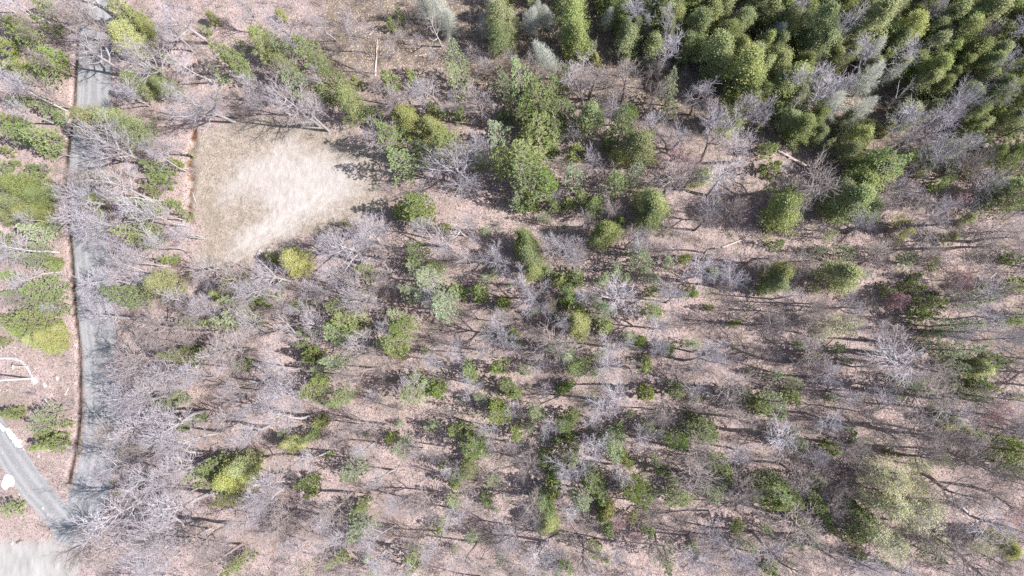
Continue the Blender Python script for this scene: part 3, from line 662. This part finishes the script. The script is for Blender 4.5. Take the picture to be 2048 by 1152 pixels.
# keep trunks off the road, the lane, the pad and the clearing
def ok_ground(x, y, cl=.35):
    m, d, dd, do = masks(np.array([x]), np.array([y]))
    return max(m['road'][0], m['lane'][0], m['pad'][0], m['ditch'][0], m['ochre'][0]) < .3 and m['clear'][0] < cl
# fill the wood between with more leafless trees
nb = sum(t[0] == 'B' for t in trees)
tries = 0
BX = [(t[1], t[2]) for t in trees if t[0] in 'BH']
while nb < 296 and tries < 20000:
    tries += 1; u = rng.uniform(240, 2100); v = rng.uniform(180, 1190)
    if v < 330 and u < 1300: continue
    if v < 330 and rng.random() < .6: continue
    if u < 520 and v < 560: continue
    x, y = unp(u, v); 
    if not ok_ground(x, y, .05): continue
    if min((x-a)**2+(y-b)**2 for a, b in BX) < 2.6**2: continue
    h = rng.uniform(8, 13.5); trees.append(('B', x, y, h, rng.uniform(2.6, 4.6))); BX.append((x, y)); nb += 1
NX = [(t[1], t[2]) for t in trees]; tries = 0; nn_ = 0
while nn_ < 145 and tries < 9000:
    tries += 1; u = rng.uniform(560, 2120); v = rng.uniform(330, 1200)
    if u < 1000 and rng.random() < .6: continue
    x, y = unp(u, v)
    if not ok_ground(x, y, .05) or min((x-a)**2+(y-b)**2 for a, b in NX) < 1.7**2: continue
    wd = rng.uniform(2.2, 4.); trees.append(('N', x, y, wd*rng.uniform(1.3, 1.8)+.8, wd)); NX.append((x, y)); nn_ += 1
for _ in range(34):
    u = rng.uniform(1240, 2070); v = rng.uniform(-10, 90+.14*(u-1240)); x, y = unp(u, v); wd = rng.uniform(2., 3.6); trees.append((rng.choice(['C', 'C', 'P']), x, y, wd*2.3+2.5, wd))
for _ in range(22):
    u = rng.uniform(1230, 2060); v = rng.uniform(0, 290); x, y = unp(u, v); trees.append(('L', x, y, rng.uniform(11, 16), rng.uniform(2.4, 4.2)))
for _ in range(70):
    u = rng.uniform(560, 2040); v = rng.uniform(560, 1140); x, y = unp(u, v); s = rng.uniform(1.0, 1.9)
    trees.append((rng.choice(['P', 'S']), x, y, s*1.7+.6, s))

PLACED = []
def place(k, x, y, h, wd):
    if k != 'D' and not ok_ground(x, y, .6):
        # step back to the nearest bank or clearing edge
        for r in np.arange(.5, 6, .5):
            c = [(x+r*math.cos(a), y+r*math.sin(a)) for a in np.arange(0, 6.28, .7)]; c = [q for q in c if ok_ground(*q, .6)]
            if c: x, y = c[0]; break
    pk = k
    if k == 'P' and wd < 2.9: pk = 'p'
    if k == 'T': pk = 'B'
    if k == 'Y': pk = 'c' if wd < 2.6 else 'C'
    if k == 'C' and wd < 2.2: pk = 'c'
    pr = PROTO[pk][rng.integers(len(PROTO[pk]))]
    root = bpy.data.objects.new(KN[k] if pk != 'p' else 'young_pine', None); link(root)
    root.location = (x, y, float(hz(x, y))-.05); root.rotation_euler = (rng.normal()*.03, rng.normal()*.03, rng.random()*6.283)
    sx = wd/pr[1]; e = rng.uniform(.8, 1.22); root.scale = (sx*e, sx/e, h/pr[0])
    crown_m = None; trunk_m = None
    if k == 'Y': crown_m = 'yellow'
    if k == 'T': crown_m = 'twigp'
    if k == 'L' and x > 5: trunk_m = 'grey'
    if k == 'N': crown_m = ('twig', 'twigp', 'twigd')[rng.integers(3)]
    if k == 'B':
        u, v = proj(x, y); q = rng.random()
        crown_m = 'twig' if q < .55 else ('twigp' if q < .78 else 'twigd')
        if q > .78: trunk_m = 'brown'
        if u > 1250 and q > .45: crown_m = 'twigd'; trunk_m = 'brown'
        if u > 700 and v < 330: trunk_m = 'brown'
    for nm, me, mm in (('trunk', pr[2], trunk_m), ('crown', pr[3], crown_m)):
        o = bpy.data.objects.new(nm, me); link(o); o.parent = root
        if mm: o.material_slots[0].link = 'OBJECT'; o.material_slots[0].material = M[mm]
    PLACED.append((root, k, pk, x, y, h, wd))
for t in trees: place(*t)

# ------------------------------------------------------------------ labels: look + order outward from a landmark
LM = [('the sandy clearing', 590, 380), ('the rust orange ditch', 380, 370), ('the road where spreading bare trees overhang it', 200, 330),
      ('the large blue green pine clump', 1080, 230), ('the tree with brick red buds', 1919, 554), ('the small magenta budding tree', 1809, 597),
      ('the straight pale log', 1583, 318), ('the white snow patch', 18, 963), ('the utility pole', 62, 757), ('the silver grey conifer group', 1705, 185),
      ('the pale yellow leafing poplars', 1796, 1008), ('the lone silver conifer', 1104, 117), ('the long dark fallen log', 700, 136),
      ('the white coral shaped tree', 979, 517), ('the road junction', 140, 1040), ('the widest bare tree by the clearing', 430, 260),
      ('the big lime green pine', 1054, 330), ('the darkest round pine', 1271, 978), ('the slanting golden conifer', 480, 945),
      ('the yellow crowned cedar', 1154, 651), ('the round olive cedar pair', 1556, 552), ('the bright green pine between bare trees', 699, 641),
      ('the slanting dark trunk', 1475, 557), ('the white limbed tree over bright pines', 1141, 948), ('the small pine with black shade', 910, 861),
      ('the big pine cut by the frame', 2033, 908), ('the tall glowing yellow cedar', 1819, 60), ('the pinkish budding thicket', 1360, 322),
      ('the golden juniper beside the road', 257, 80), ('the olive pine mass by the road', 43, 410), ('the row of leaning birches', 320, 540),
      ('the road bend shaded by twigs', 200, 700), ('the wide grey thicket', 1819, 711), ('the two cedar heads beside dark trunks', 1304, 415)]
ADJ = dict(T='pinkish leafless larch', P='green pine', p='young green pine', C='olive cedar', c='small olive cedar', Y='yellow green cedar', S='soft grey green conifer', G='silver needleless conifer',
           B='bare grey tree', H='heavy limbed bare tree', N='bushy bare shrub', D='dead white snag', R='red budding tree', W='pale leafing poplar', L='slender pale birch')
ORD = ['nearest', 'second', 'third', 'fourth', 'fifth', 'sixth', 'seventh', 'eighth', 'ninth', 'tenth', 'eleventh', 'twelfth', 'thirteenth', 'fourteenth', 'fifteenth', 'sixteenth', 'seventeenth', 'eighteenth', 'nineteenth', 'twentieth']
GRP = dict(T='pinkish leafless larches', P='green pines of the wood', C='olive cedars of the wood', Y='yellow green cedars of the wood', S='grey green conifers of the wood', G='silver needleless conifers', B='bare trees of the wood',
           H='spreading bare trees with heavy limbs', N='bushy bare shrubs in the wet wood', D='dead white snags', R='red budding trees', W='pale leafing poplars', L='slender pale birches')
def ordn(j): return ORD[j] if j < 20 else 'twenty '+(['first']+ORD[1:])[j-20]
buck = {}
for rec in PLACED:
    root, k, pk, x, y, h, wd = rec; u, v = proj(x, y, h*.6)
    i = min(range(len(LM)), key=lambda i: (LM[i][1]-u)**2+(LM[i][2]-v)**2); dx, dy = u-LM[i][1], v-LM[i][2]; dist = math.hypot(dx, dy)
    dr = ('beyond' if dy < 0 else 'below') if abs(dy) > abs(dx) else ('right of' if dx > 0 else 'left of')
    dr = 'above' if dr == 'beyond' else dr
    a = ADJ[pk] if k in 'PC' else ADJ[k]
    buck.setdefault((a, i, dr), []).append((dist, root, k))
for (a, i, dr), L in buck.items():
    L.sort(key=lambda q: q[0])
    for j, (dist, root, k) in enumerate(L):
        tag(root, label=f'{a}, {ordn(j)}{"" if j else " one"} {dr} {LM[i][0]}', category=CATS[k], group=GRP[k])

# ------------------------------------------------------------------ undergrowth, fallen sticks, grass: what nobody could count
def scatter_points(nw, fn, seed, lo=(-80, -60), hi=(2200, 1220)):
    rg = np.random.default_rng(seed); U = rg.uniform(lo[0], hi[0], nw); Vv = rg.uniform(lo[1], hi[1], nw)
    XY = np.array([unp(a, b) for a, b in zip(U, Vv)]); m, d, dd, do = masks(XY[:, 0], XY[:, 1])
    free = (1-np.maximum.reduce([m['road'], m['lane'], m['pad'], m['ditch'], m['ochre']])) > .7
    keep = free & (rg.random(nw) < fn(U, Vv, m)); return XY[keep], m['moss'][keep], rg
def bush(rg, s):
    S = []; nst = rg.integers(3, 7)
    for i in range(nst):
        a = rg.random()*6.28; d = unit(np.array([math.cos(a)*.45, math.sin(a)*.45, 1])); p = np.array([rg.normal()*.12, rg.normal()*.12, 0]); L = s*rg.uniform(.7, 1.2)
        pts, _ = limb(S, p, d, L, .016, .006, 3, rg, .05, .12)
        for k in range(9):
            q, e = along(pts, rg.uniform(.2, 1)); d2 = side_dir(e, rg.uniform(.3, .9), rg.random()*6.28, rg); l2 = s*rg.uniform(.2, .45); S.append((*q, *(q+d2*l2), .009, .004))
            for _ in range(3):
                z0 = q+d2*l2*rg.uniform(.2, .9); d3 = unit(d2+rg.normal(size=3)*.6); S.append((*z0, *(z0+d3*s*.16), .006, .004))
    return np.array(S)
def undergrowth(name, label, nw, fn, seed, mat, smin, smax):
    XY, mo, rg = scatter_points(nw, fn, seed); base = [bush(rg, 1.) for _ in range(10)]; Z = hz(XY[:, 0], XY[:, 1]); out = []
    for (x, y), z in zip(XY, Z):
        S = base[rg.integers(10)].copy(); s = rg.uniform(smin, smax); a = rg.random()*6.28; c, sn = math.cos(a), math.sin(a)
        for o in (0, 3):
            X, Y = S[:, o].copy(), S[:, o+1].copy(); S[:, o] = (X*c-Y*sn)*s*.8+x; S[:, o+1] = (X*sn+Y*c)*s*.8+y; S[:, o+2] = S[:, o+2]*s+z-.03
        S[:, 6:] *= 1.1; out.append(S)
    V, Q = prisms(np.concatenate(out), 3); o = link(bpy.data.objects.new(name, mesh_q(name, V, Q, [M[mat]])))
    tag(o, label=label, category='undergrowth', kind='stuff')
fwood = lambda U, V, m: (1-m['clear'])*np.where(U < 140, .35, np.where(V < 330, .75, .6))*np.where((V > 330) & (U > 230), 1, .8)
undergrowth('undergrowth', 'leafless grey undergrowth spread through the whole wood', 2900, fwood, 21, 'twigp', 1.2, 3.2)
undergrowth('brush', 'dull brown brush on the wet mossy floor', 1500, lambda U, V, m: m['moss']*(1-m['clear'])*.9, 22, 'twigd', 1.0, 2.6)
def leafing():
    f = lambda U, V, m: (1-m['clear'])*np.where(U > 420, 1, .3)*np.where(V > 300, 1, .35)*sst(.50, .62, fbm(U, V, 160, 88))*.9
    XY, mo, rg = scatter_points(4200, f, 25); C = []; Nn = []; Z = hz(XY[:, 0], XY[:, 1])
    for (x, y), z in zip(XY, Z):
        s = rg.uniform(.5, 1.3); k = int(95*s); q = rg.normal(size=(k, 3))*[.42*s, .42*s, .35*s]+[x, y, z+.8*s]; C.append(q)
    C = np.concatenate(C); V, Q = leaves(C, rg.normal(size=C.shape), rg.uniform(.08, .17, len(C)), .09, rg)
    me = mesh_q('leafing_undergrowth', V, Q, [M['soft']], attrs=dict(tone=rg.random(len(V)))); tag(link(bpy.data.objects.new('leafing_undergrowth', me)), label='soft pale green haze of low leafing shrubs between the bare trees', category='undergrowth', kind='stuff')
leafing()
def sticks():
    XY, mo, rg = scatter_points(15000, lambda U, V, m: (1-m['clear'])*.9+.04, 23); N = len(XY); Z = hz(XY[:, 0], XY[:, 1])
    a = rg.random(N)*3.14; L = rg.gamma(2., .45, N)+.3; dx, dy = np.cos(a)*L, np.sin(a)*L; r = rg.uniform(.008, .03, N)*np.minimum(L, 2.5)**.5
    S = np.stack([XY[:, 0], XY[:, 1], Z+.05, XY[:, 0]+dx, XY[:, 1]+dy, hz(XY[:, 0]+dx, XY[:, 1]+dy)+.06+rg.random(N)*.12, r, r*.4], 1)
    V, Q = prisms(S, 4); o = link(bpy.data.objects.new('fallen_branches', mesh_q('fallen_branches', V, Q, [M['twig']])))
    tag(o, label='fallen grey sticks and dead branches littering the forest floor', category='branches', kind='stuff')
sticks()
def tufts():
    XY, mo, rg = scatter_points(60000, lambda U, V, m: m['clear']*(1-.93*m['sand'])*.8+m['moss']*.16, 24); N = len(XY); k = 5
    C = np.repeat(np.column_stack([XY, hz(XY[:, 0], XY[:, 1])+.05]), k, 0)+rg.normal(size=(N*k, 3))*[.06, .06, .02]
    D = rg.normal(size=(N*k, 3))*[.6, .6, .2]+[0, 0, .9]; V, Q = leaves(C, D, rg.uniform(.12, .3, N*k), .035, rg)
    me = mesh_q('dry_grass', V, Q, [M['drygrass']]); tag(link(bpy.data.objects.new('dry_grass', me)), label='short straw coloured dry grass on the clearing and wet floor', category='grass', kind='stuff')
M['drygrass'] = leaf_mat('dry_grass_blades', (.42, .36, .29), (.52, .45, .375), (.37, .32, .24), .2)
tufts()

# trees outside the frame on the sunward side, whose shade reaches in
def sunward_wood():
    rg = np.random.default_rng(77); parts_t = []
    T, B4, B3, _ = bare_tree(900, dens=.5); A = np.array(T+B4+B3[::2])
    for _ in range(34):
        u, v = rg.uniform(2085, 2290), rg.uniform(-20, 1160); x, y = unp(u, v); S = A.copy(); a = rg.random()*6.28; c, s = math.cos(a), math.sin(a); sc = rg.uniform(.7, 1.)
        for o in (0, 3):
            X, Y = S[:, o].copy(), S[:, o+1].copy(); S[:, o] = (X*c-Y*s)*sc+x; S[:, o+1] = (X*s+Y*c)*sc+y; S[:, o+2] = S[:, o+2]*sc-.1
        parts_t.append(S)
    V, Q = prisms(np.concatenate(parts_t), 3); o = link(bpy.data.objects.new('far_woods', mesh_q('far_woods', V, Q, [M['brown']])))
    tag(o, label='bare wood continuing past the sunward side of the plot', category='wood', kind='stuff')
sunward_wood()

# ------------------------------------------------------------------ fallen logs
def log_obj(x0, y0, x1, y1, r, mat, label, name='fallen_log', z1=.0):
    a, b = np.array(unp(x0, y0)), np.array(unp(x1, y1)); rg = np.random.default_rng(int(x0)); N = 9; pts = []
    L = np.linalg.norm(b-a); nrm = np.array([-(b-a)[1], (b-a)[0]])/L
    for i in range(N+1):
        q = a+(b-a)*i/N+nrm*rg.normal()*.03*L/6; pts.append(np.array([q[0], q[1], float(hz(*q))+r*1.0+z1*i/N]))
    S = [(*pts[i], *pts[i+1], r*(1-.55*i/N), r*(1-.55*(i+1)/N)) for i in range(N)]
    for k in range(6):
        t = rg.uniform(.35, 1); p, d = along(pts, t); e = side_dir(d, rg.uniform(.5, 1.1), rg.random()*6.28, rg); e[2] = abs(e[2])*.5; l = rg.uniform(.3, 1.0)
        S.append((*p, *(p+e*l), r*.22, r*.08))
    V, Q = prisms(S, 7)
    o = link(bpy.data.objects.new(name, mesh_q(name, V, Q, [M[mat]], True))); tag(o, label=label, category='log', group='fallen logs')
for a in [(1611, 333, 1556, 302, .24, 'log', 'straight pale fallen log lying alone in the wet wood beside a round pine'),
          (742, 155, 659, 117, .17, 'logd', 'long dark fallen log sloping above the clearing'),
          (752, 155, 757, 82, .15, 'log', 'upright looking fallen log crossing the brown brush above the clearing'),
          (740, 72, 757, 56, .10, 'log', 'short tan log at the tip of a longer log in brown brush'),
          (712, 107, 718, 90, .10, 'log', 'short tan log beside the brown brush, near the long dark log'),
          (839, 112, 866, 106, .09, 'log', 'small tan log between shrubs below the white snag'),
          (1444, 495, 1503, 472, .13, 'log', 'thin pale log on pink litter beside the two cedar heads'),
          (1992, 545, 1975, 560, .13, 'log', 'pale broken log beside the tree with brick red buds'),
          (1536, 270, 1528, 225, .13, 'logd', 'dark log standing out above the straight pale log'),
          (352, 127, 372, 95, .12, 'logd', 'dark log under the bare trees near the road top'),
          (365, 150, 380, 118, .10, 'log', 'pale slim log under the bare trees near the road top'),
          (1700, 1060, 1730, 1125, .08, 'logd', 'dark thin log below the pale leafing poplars'),
          (1010, 730, 960, 700, .08, 'log', 'slim pale log crossing open litter in the middle of the wood'),
          (620, 500, 655, 470, .12, 'log', 'pale log on the brushy lower edge of the clearing'),
          (900, 1090, 905, 1130, .07, 'log', 'thin log on bare litter in the low middle'),
          (392, 404, 385, 385, .08, 'log', 'short pale log lying across the rust orange ditch'),
          (1130, 130, 1075, 150, .08, 'logd', 'dark thin log under the lone silver conifer'),
          (130, 790, 138, 775, .10, 'log', 'short pale log on the bank beside the roadside ditch'),
          (33, 1086, 42, 1080, .16, 'logd', 'short dark log at the edge of the pale gravel pad')]:
    log_obj(*a)

# ------------------------------------------------------------------ rocks, snow
def rock(u, v, s, label, mat='rock', name='rock', flat=.55, cat_='rock', group='pale rocks', ex=1.):
    rg = np.random.default_rng(int(u*7+v)); x, y = unp(u, v); n1, n2 = 14, 8; V = []
    ph = rg.random(6)*6.28
    for j in range(n2+1):
        th = math.pi*j/n2
        for i in range(n1):
            a = 2*math.pi*i/n1; q = s*(1+.16*math.sin(2*a+ph[0])+.12*math.sin(3*a+ph[1]+th*2)+.08*math.sin(5*a+ph[2])+rg.normal()*.04)
            V.append((q*math.sin(th)*math.cos(a), ex*q*math.sin(th)*math.sin(a), q*flat*math.cos(th)*(1+.1*math.sin(4*a+ph[3]))))
    Q = [(j*n1+i, j*n1+(i+1) % n1, (j+1)*n1+(i+1) % n1, (j+1)*n1+i) for j in range(n2) for i in range(n1)]
    o = link(bpy.data.objects.new(name, mesh_q(name, np.array(V), np.array(Q)[:, ::-1], [M[mat]], mat == 'snow')))
    o.location = (x, y, float(hz(x, y))+s*flat*.25); o.rotation_euler[2] = 0 if mat == 'snow' else rg.random()*6
    tag(o, label=label, category=cat_, group=group)
rock(18, 963, .95, 'rounded white snow patch beside the gravel lane', 'snow', 'snow_patch', .22, 'snow patch', None, 1.3)
for u, v, s, l in [(78, 912, .40, 'largest pale rock where the snow bank meets the gravel lane'), (42, 1035, .30, 'pale rock on litter between the lane and the gravel pad'), (40, 988, .25, 'small pale rock just below the snow patch'),
                   (86, 1016, .35, 'pale rock on the lower edge of the gravel lane'), (97, 1028, .28, 'grey rock between two others on the lane edge'), (112, 1042, .26, 'last pale rock on the lane edge before the junction'),
                   (22, 1088, .36, 'pale rock at the edge of the gravel pad'), (88, 770, .42, 'pale rock alone on litter right of the utility pole base'), (112, 757, .38, 'pale rock between the utility pole and the road'),
                   (693, 470, .50, 'pale rock on the brushy lower edge of the clearing'), (712, 478, .42, 'pale rock half under twigs below the clearing'), (735, 492, .36, 'pale rock farthest below the clearing'),
                   (520, 505, .40, 'pale rock at the corner of the clearing track'), (538, 500, .30, 'smaller rock beside the rock at the clearing track'), (672, 462, .26, 'small rock at the sandy edge of the clearing'),
                   (70, 738, .20, 'small white rock right of the slender post'), (92, 800, .30, 'pale rock on litter below the utility pole'), (52, 1010, .22, 'tan rock among litter left of the lane'),
                   (100, 1070, .28, 'dark edged rock above the gravel pad'), (6, 905, .26, 'pale rock on the lane edge nearest the snow patch')]:
    rock(u, v, s*(.72 if v > 850 else 1), l)

# ------------------------------------------------------------------ utility pole, slender post, wires
def pole(u, v, h, r, label, name, arm=2.2, arm_z=.93):
    x, y = unp(u, v); root = link(bpy.data.objects.new(name, None)); root.location = (x, y, float(hz(x, y))-.1); tag(root, label=label, category='pole')
    V, Q = prisms([(0, 0, 0, 0, 0, h*.5, r, r*.85), (0, 0, h*.5, 0, 0, h, r*.85, r*.65)], 12)
    top = len(V); V = np.vstack([V, [[0, 0, h+.01]]]); idx = np.arange(24+12, 48); Q = list(map(tuple, Q))+[(int(idx[i]), int(idx[(i+1) % 12]), top, top) for i in range(0)]
    o = link(bpy.data.objects.new('shaft', mesh_q('shaft', V[:-1], np.array(Q), [M['post']], True))); o.parent = root
    def box(nm, cx, cy, cz, sx, sy, sz, mat, par):
        v = np.array([(a*sx/2, b*sy/2, c*sz/2) for c in (-1, 1) for a, b in ((-1, -1), (1, -1), (1, 1), (-1, 1))]); q = np.array([(3, 2, 1, 0), (4, 5, 6, 7), (0, 1, 5, 4), (1, 2, 6, 5), (2, 3, 7, 6), (3, 0, 4, 7)])
        b = link(bpy.data.objects.new(nm, mesh_q(nm, v, q, [M[mat]]))); b.parent = par; b.location = (cx, cy, cz); return b
    box('pole_cap', 0, 0, h+.03, r*1.5, r*1.5, .06, 'post', root)
    ar = box('crossarm', r+.05, 0, h*arm_z, .1, arm, .11, 'post', root)
    if h > 6:
        ar.rotation_euler[2] = math.pi/2; ar.location = (0, r+.05, h*arm_z)
        for dx in (-1., -.45, .6):
            s_ = link(bpy.data.objects.new('insulator', mesh_q('insulator', *prisms([(0, 0, 0, 0, 0, .1, .035, .06), (0, 0, .1, 0, 0, .2, .06, .02)], 8), [M['glassy']]))); s_.parent = root; s_.location = (dx, r+.05, h*arm_z+.05)
    return x, y, h*arm_z+.24
px, py, pz = pole(62, 757, 10.5, .16, 'tall weathered utility pole with crossarm beside the curved pale track', 'utility_pole')
pole(56, 733, 3.4, .07, 'slender pale post with short crossbar inside the curved pale track', 'slender_post', .7, .95)
for i, (dx, ua) in enumerate(((-1., 'outermost'), (-.45, 'middle'), (.6, 'innermost'))):
    S = []; 
    for y0, y1 in ((py+.21, py+55), (py+.21, py-45)):
        pts = []
        for k in range(25):
            t = k/24; pts.append((px+dx+(.045*(py-(y0+(y1-y0)*t))), y0+(y1-y0)*t, pz-1.2*4*t*(1-t)))
        S += [(*pts[k], *pts[k+1], .022, .022) for k in range(24)]
    o = link(bpy.data.objects.new('overhead_wire', mesh_q('overhead_wire', *prisms(S, 4), [M['wire']]))); tag(o, label=f'thin pale overhead wire, {ua} of the three along the road bank', category='wire', group='overhead wires')
print('TREES', len(PLACED), {k: sum(r[1] == k for r in PLACED) for k in KN})
